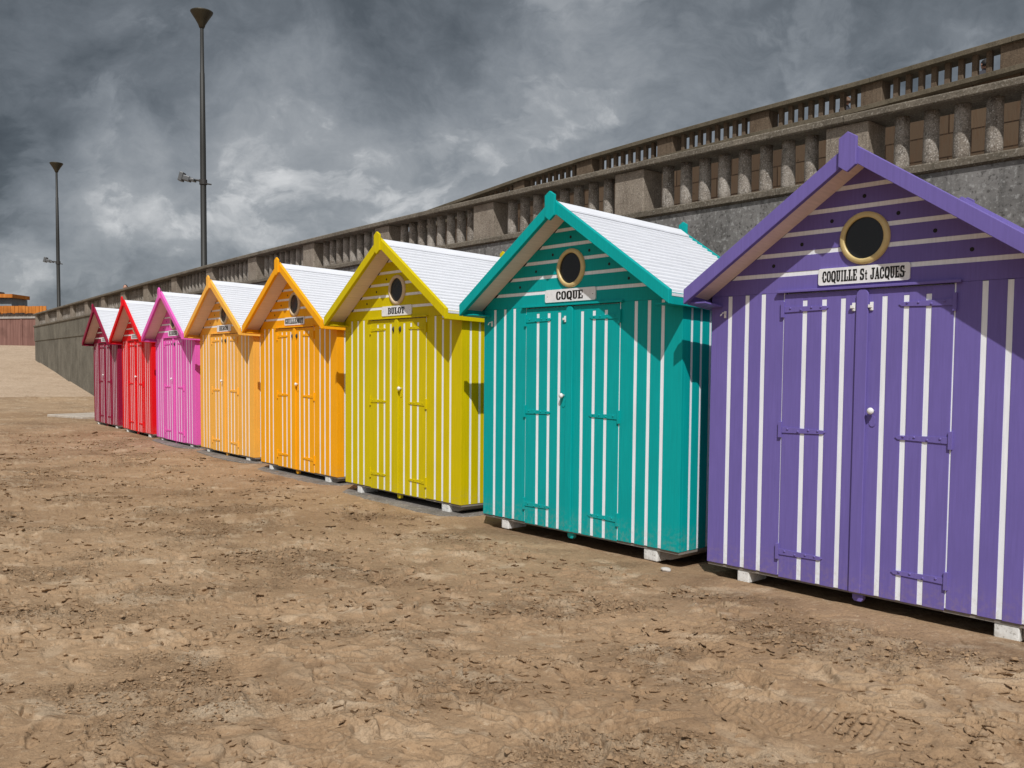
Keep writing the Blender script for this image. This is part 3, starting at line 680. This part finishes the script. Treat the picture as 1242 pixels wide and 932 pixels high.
def sandmat():
    t=NT('beach_sand'); a=t.n('ShaderNodeAttribute',attribute_name='dryness'); v=t.coord('Object')
    w=t.noise(v,.5,4,.55); m=t.noise(v,6,5,.6); f=t.noise(v,150,3,.7); g=t.noise(v,420,2,.6)
    lump0=t.noise(v,55,3,.7); damp=t.mix((.29,.188,.109),(.395,.267,.160),t.ramp(w,[(.35,0),(.65,1)]))
    cr0=t.n('ShaderNodeAttribute',attribute_name='crumb'); damp=t.mix(damp,(.20,.125,.07),t.math('MULTIPLY',t.ramp(m,[(.5,0),(.7,1)]),.45)); damp=t.mix(damp,(.20,.124,.068),t.math('MULTIPLY',cr0.outputs['Fac'],t.ramp(t.noise(v,13,4,.65),[(.42,0),(.6,.5)])))
    dr=t.mix((.44,.32,.207),(.56,.44,.31),t.ramp(m,[(.35,0),(.65,1)]))
    fl=t.noise(t.coord('Object',(1,1.5,1),(7,3,0)),21,6,.72); fac=t.math('MAXIMUM',t.math('MULTIPLY',a.outputs['Fac'],t.ramp(f,[(.25,.45),(.6,.9)])),t.math('MULTIPLY',t.ramp(fl,[(.585,0),(.62,.75)]),t.ramp(w,[(.35,.35),(.6,1)])))
    col=t.mix(damp,dr,fac); col=t.mix(col,t.ramp(f,[(.3,.55),(.5,1.0),(.7,1.0)]),.4,'MULTIPLY'); col=t.mix(col,t.ramp(lump0,[(.32,.45),(.5,1.)]),.5,'MULTIPLY'); col=t.mix(col,(.07,.045,.03),t.ramp(g,[(.70,0),(.76,.7)])); col=t.mix(col,(.6,.5,.4),t.ramp(g,[(.24,.5),(.29,0)]))
    cr_=t.n('ShaderNodeAttribute',attribute_name='crumb'); lump=t.noise(v,34,5,.72); lump2=t.noise(v,85,3,.7)
    lm=t.math('MULTIPLY',t.math('ADD',t.math('MULTIPLY',lump,1.2),t.math('MULTIPLY',lump2,.5)),t.math('ADD',t.math('MULTIPLY',cr_.outputs['Fac'],.9),.5))
    h=t.math('ADD',t.math('ADD',t.math('MULTIPLY',f,.16),t.math('MULTIPLY',g,.08)),lm); t.bump(h,.9,.016)
    return t.out(col,.9,.2)
SAND=sandmat(); me.materials.append(SAND)
o=bpy.data.objects.new('sand',me); COL.objects.link(o); tag(o,kind='structure')
# wide ground to the horizon
mb=MB(); mb.add([(-3000,-3000,-.32),(3000,-3000,-.32),(3000,3000,-.32),(-3000,3000,-.32)],[(0,1,2,3)]); o=mb.build('ground',SAND); tag(o,kind='structure')
# loose clods and curled flakes of dried crust, far too many to count
def hgt(x,y):
    r=math.hypot(x,y); a=math.atan2(x,y); i=min(np.searchsorted(rr,r),nR-1); j=min(np.searchsorted(az,a),nA-1); return float(H[i,j]),float(crumb[i,j]),float(calm[i,j])
def spot():
    while True:
        r=2.6+20*random.random()**1.55; a=random.uniform(-.66,.6); x,y=r*math.sin(a),r*math.cos(a); z,cr,ca=hgt(x,y)
        if ca<.5: return x,y,z,cr,r
mb=MB(); cnt=0
SH=((1,0,0),(-1,0,0),(0,1,0),(0,-1,0),(0,0,1),(0,0,-1),(.7,.7,.5),(-.7,.6,.55),(.1,-.8,.6))
SF=[(0,6,4),(6,2,4),(2,7,4),(7,1,4),(1,3,8),(1,8,4),(8,0,4),(3,0,8),(0,2,6),(2,1,7),(0,5,2),(2,5,1),(1,5,3),(3,5,0)]
while cnt<15000:
    x,y,z,cr,r=spot()
    if random.random()>cr**1.6*.95+.03: continue
    cnt+=1; sz=random.uniform(.0018,.0055)*(2.6 if random.random()<.07 else 1)*(1+.06*r); th=random.uniform(0,6.28); c_,s_=math.cos(th),math.sin(th)
    vs=[]
    for (ax,ay,az_) in SH:
        k=sz*random.uniform(.55,1.25); px_,py_=ax*k*1.3,ay*k
        vs.append((x+px_*c_-py_*s_,y+px_*s_+py_*c_,z+sz*.55+az_*k*.8))
    mb.add(vs,SF)
o=mb.build('sand_clods',SAND,fix=False); tag(o,kind='stuff')
mb=MB(); cnt=0
while cnt<5200:
    x,y,z,cr,r=spot()
    if fbm(np.array([x/.9]),np.array([y/.7]),2,91)[0]<.02 and random.random()>.12: continue
    cnt+=1; L_=random.uniform(.006,.024)*(1+.05*r)*(1.5 if random.random()<.12 else 1); wd=L_*random.uniform(.35,.8); lift=random.uniform(.003,.009)*(1+.06*r); th=random.gauss(-.35,.9)
    if random.random()<.2: th+=math.pi
    c_,s_=math.cos(th),math.sin(th); n=7; top=[]
    for k in range(n):   # far edge sits in the sand, near edge curls up
        u=-1+2*k/(n-1); e=math.sqrt(max(0,1-u*u*.85))*random.uniform(.75,1.15)
        top.append((u*L_,-wd*e,lift*(.55+.6*random.random())*(1-.6*u*u)))
    vs=[]; 
    for px_,py_,pz_ in top: vs.append((px_,py_,pz_+.003))
    for px_,py_,pz_ in top: vs.append((px_*1.02,py_*.1,.004))
    for px_,py_,pz_ in top: vs.append((px_*.9,wd*.6*random.uniform(.6,1),-.012))
    for px_,py_,pz_ in top: vs.append((px_,py_+.001,pz_-.0005-.05*lift))
    for px_,py_,pz_ in top: vs.append((px_*1.02,py_*.15+.004,-.004))
    vs=[(x+a_*c_-b_*s_,y+a_*s_+b_*c_,z+h_) for a_,b_,h_ in vs]
    fs=[]
    for k in range(n-1):
        fs+=[(k,k+1,n+k+1,n+k),(n+k,n+k+1,2*n+k+1,2*n+k),(3*n+k,3*n+k+1,k+1,k),(4*n+k,4*n+k+1,3*n+k+1,3*n+k)]
    mb.add(vs,fs)
o=mb.build('sand_flakes',SAND,fix=False); tag(o,kind='stuff')

# ------------------------------------------------------------------ sky, sun, camera
w=bpy.data.worlds.new('World'); scene.world=w; w.use_nodes=True; nt=w.node_tree; nt.nodes.clear()
L=nt.links.new
def N(t,**k):
    n=nt.nodes.new(t)
    for a,b in k.items(): setattr(n,a,b)
    return n
out=N('ShaderNodeOutputWorld'); bg1=N('ShaderNodeBackground'); bg2=N('ShaderNodeBackground'); mx=N('ShaderNodeMixShader')
sky=N('ShaderNodeTexSky',sky_type='NISHITA'); sky.sun_disc=False; sky.sun_elevation=R(48.3); sky.sun_rotation=R(180)
L(sky.outputs[0],bg1.inputs[0]); bg1.inputs[1].default_value=.06
tc=N('ShaderNodeTexCoord')
def vmath(op,a,b=None):
    n=N('ShaderNodeVectorMath',operation=op)
    for i,x in enumerate((a,b)):
        if x is None: continue
        if hasattr(x,'links'): L(x,n.inputs[i])
        else: n.inputs[i].default_value=x
    return n
def wm(op,a,b=None,c=None):
    n=N('ShaderNodeMath',operation=op)
    for i,x in enumerate((a,b,c)):
        if x is None: continue
        if hasattr(x,'links'): L(x,n.inputs[i])
        else: n.inputs[i].default_value=x
    return n.outputs[0]
def wnoise(vec,scale,detail,rough,dist=0):
    n=N('ShaderNodeTexNoise'); n.inputs['Scale'].default_value=scale; n.inputs['Detail'].default_value=detail; n.inputs['Roughness'].default_value=rough; n.inputs['Distortion'].default_value=dist
    L(vec,n.inputs['Vector']); return n
dirv=tc.outputs['Generated']
sepd=N('ShaderNodeSeparateXYZ'); L(dirv,sepd.inputs[0])
mp=N('ShaderNodeMapping'); mp.inputs['Scale'].default_value=(1,1,1.25); L(dirv,mp.inputs['Vector'])
n0=wnoise(mp.outputs[0],3.2,5,.6)
warp=vmath('SCALE',vmath('SUBTRACT',n0.outputs['Color'],(.5,.5,.5)).outputs[0]); warp.inputs['Scale'].default_value=.12
dw=vmath('ADD',dirv,warp.outputs[0]).outputs[0]
dwn=vmath('NORMALIZE',dw).outputs[0]
mp2=N('ShaderNodeMapping'); mp2.inputs['Scale'].default_value=(1,1,1.45); mp2.inputs['Location'].default_value=(.31,.1,.2); L(dw,mp2.inputs['Vector'])
nb=wnoise(mp2.outputs[0],4.2,10,.6,.25); nf=wnoise(mp2.outputs[0],13,9,.66,.15)
val=wm('ADD',wm('MULTIPLY',wm('SUBTRACT',nb.outputs['Fac'],.5),.8),wm('MULTIPLY',wm('SUBTRACT',nf.outputs['Fac'],.5),.55))
ne=wnoise(mp2.outputs[0],5.5,8,.58,.35)
edge=N('ShaderNodeMapRange',interpolation_type='SMOOTHSTEP'); edge.inputs['From Min'].default_value=.49; edge.inputs['From Max'].default_value=.56; L(ne.outputs['Fac'],edge.inputs['Value'])
val=wm('ADD',val,wm('MULTIPLY',wm('SUBTRACT',edge.outputs['Result'],.45),.13))
BL=[((-0.2056,0.9287,0.321),12.5,-0.099),((-0.3999,0.8596,0.330),11.2,-0.090),((-0.4376,0.8696,0.238),6.6,-0.054),((-0.4781,0.8620,0.176),5.0,-0.136),((-0.3782,0.8971,0.238),4.0,-0.059),((-0.0686,0.9538,0.304),6.6,-0.077),((0.3645,0.8686,0.348),15.2,-0.090),((0.1480,0.9338,0.338),7.9,-0.022),((0.0126,0.9338,0.372),4.6,0.018),((-0.0168,0.9546,0.309),5.0,0.018),((-0.2366,0.9498,0.213),11.2,0.120),((-0.4166,0.8906,0.190),4.0,0.159),((-0.4569,0.8740,0.172),2.1,0.018),((-0.3529,0.9148,0.204),5.9,0.095),((0.0304,0.9492,0.325),8.6,0.079),((-0.4892,0.8686,0.082),3.0,0.222),((-0.3742,0.9230,0.094),5.9,0.079),((-0.1098,0.9765,0.192),5.3,0.104),((0.2339,0.9345,0.280),14.5,0.079),((0.0851,0.9706,0.234),10.6,0.079),((-0.2810,0.9518,0.129),13.2,0.000),((-0.0212,0.9282,0.3715),12.5,-0.119),((-0.0559,0.9603,0.2733),7.3,-0.021),((-0.1699,0.9641,0.2043),9.9,0.090),((-0.3291,0.9188,0.2181),7.9,0.072),((-0.0034,0.9703,0.2419),9.2,0.072),((-0.4166,0.8906,0.1825),3.0,0.108),((-0.4548,0.8834,0.1128),5.9,0.072)]
for (d,rad,amt) in BL:
    dp=vmath('DOT_PRODUCT',dwn,d).outputs['Value']
    mr=N('ShaderNodeMapRange',interpolation_type='SMOOTHSTEP'); mr.inputs['From Min'].default_value=math.cos(R(rad)); mr.inputs['From Max'].default_value=math.cos(R(rad*.15))
    L(dp,mr.inputs['Value']); val=wm('ADD',val,wm('MULTIPLY',mr.outputs['Result'],amt))
# unseen cloud behind the camera, brightened round the sun to add fill on hut fronts
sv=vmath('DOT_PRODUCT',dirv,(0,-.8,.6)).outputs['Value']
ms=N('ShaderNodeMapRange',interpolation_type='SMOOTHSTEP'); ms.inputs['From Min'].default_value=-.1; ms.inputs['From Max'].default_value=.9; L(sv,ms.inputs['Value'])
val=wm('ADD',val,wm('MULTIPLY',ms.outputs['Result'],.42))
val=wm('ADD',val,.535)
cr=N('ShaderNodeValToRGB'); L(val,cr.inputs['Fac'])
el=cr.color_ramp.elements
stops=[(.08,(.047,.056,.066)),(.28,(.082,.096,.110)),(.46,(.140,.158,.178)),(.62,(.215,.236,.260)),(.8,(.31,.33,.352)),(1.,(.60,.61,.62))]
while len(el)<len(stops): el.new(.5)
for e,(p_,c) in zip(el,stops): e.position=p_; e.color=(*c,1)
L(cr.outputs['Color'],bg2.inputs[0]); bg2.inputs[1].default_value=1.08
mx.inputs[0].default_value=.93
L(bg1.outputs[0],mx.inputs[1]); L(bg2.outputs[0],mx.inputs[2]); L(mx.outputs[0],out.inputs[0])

sd=bpy.data.lights.new('sun','SUN'); sd.energy=3.7; sd.angle=R(.53); sd.color=(1,.97,.93)
so=bpy.data.objects.new('sun',sd); COL.objects.link(so); so.rotation_euler=(R(41.7),0,R(-1.2)); so.location=(0,-20,30)

cd=bpy.data.cameras.new('camera'); cam=bpy.data.objects.new('camera',cd); COL.objects.link(cam); scene.camera=cam
cd.sensor_width=36; cd.lens=1084.36/1242*36; cd.shift_y=34.55/1242; cd.clip_end=6000; cd.clip_start=.05
cam.matrix_world=Matrix.Translation((0,0,CAMZ))@Matrix.Rotation(R(90)-.05157,4,'X')@Matrix.Rotation(.00852,4,'Z')
vs_=scene.view_settings; vs_.view_transform='Standard'; vs_.look='None'; vs_.exposure=0; vs_.gamma=1
scene.render.engine='CYCLES'; scene.render.resolution_x=1024; scene.render.resolution_y=768
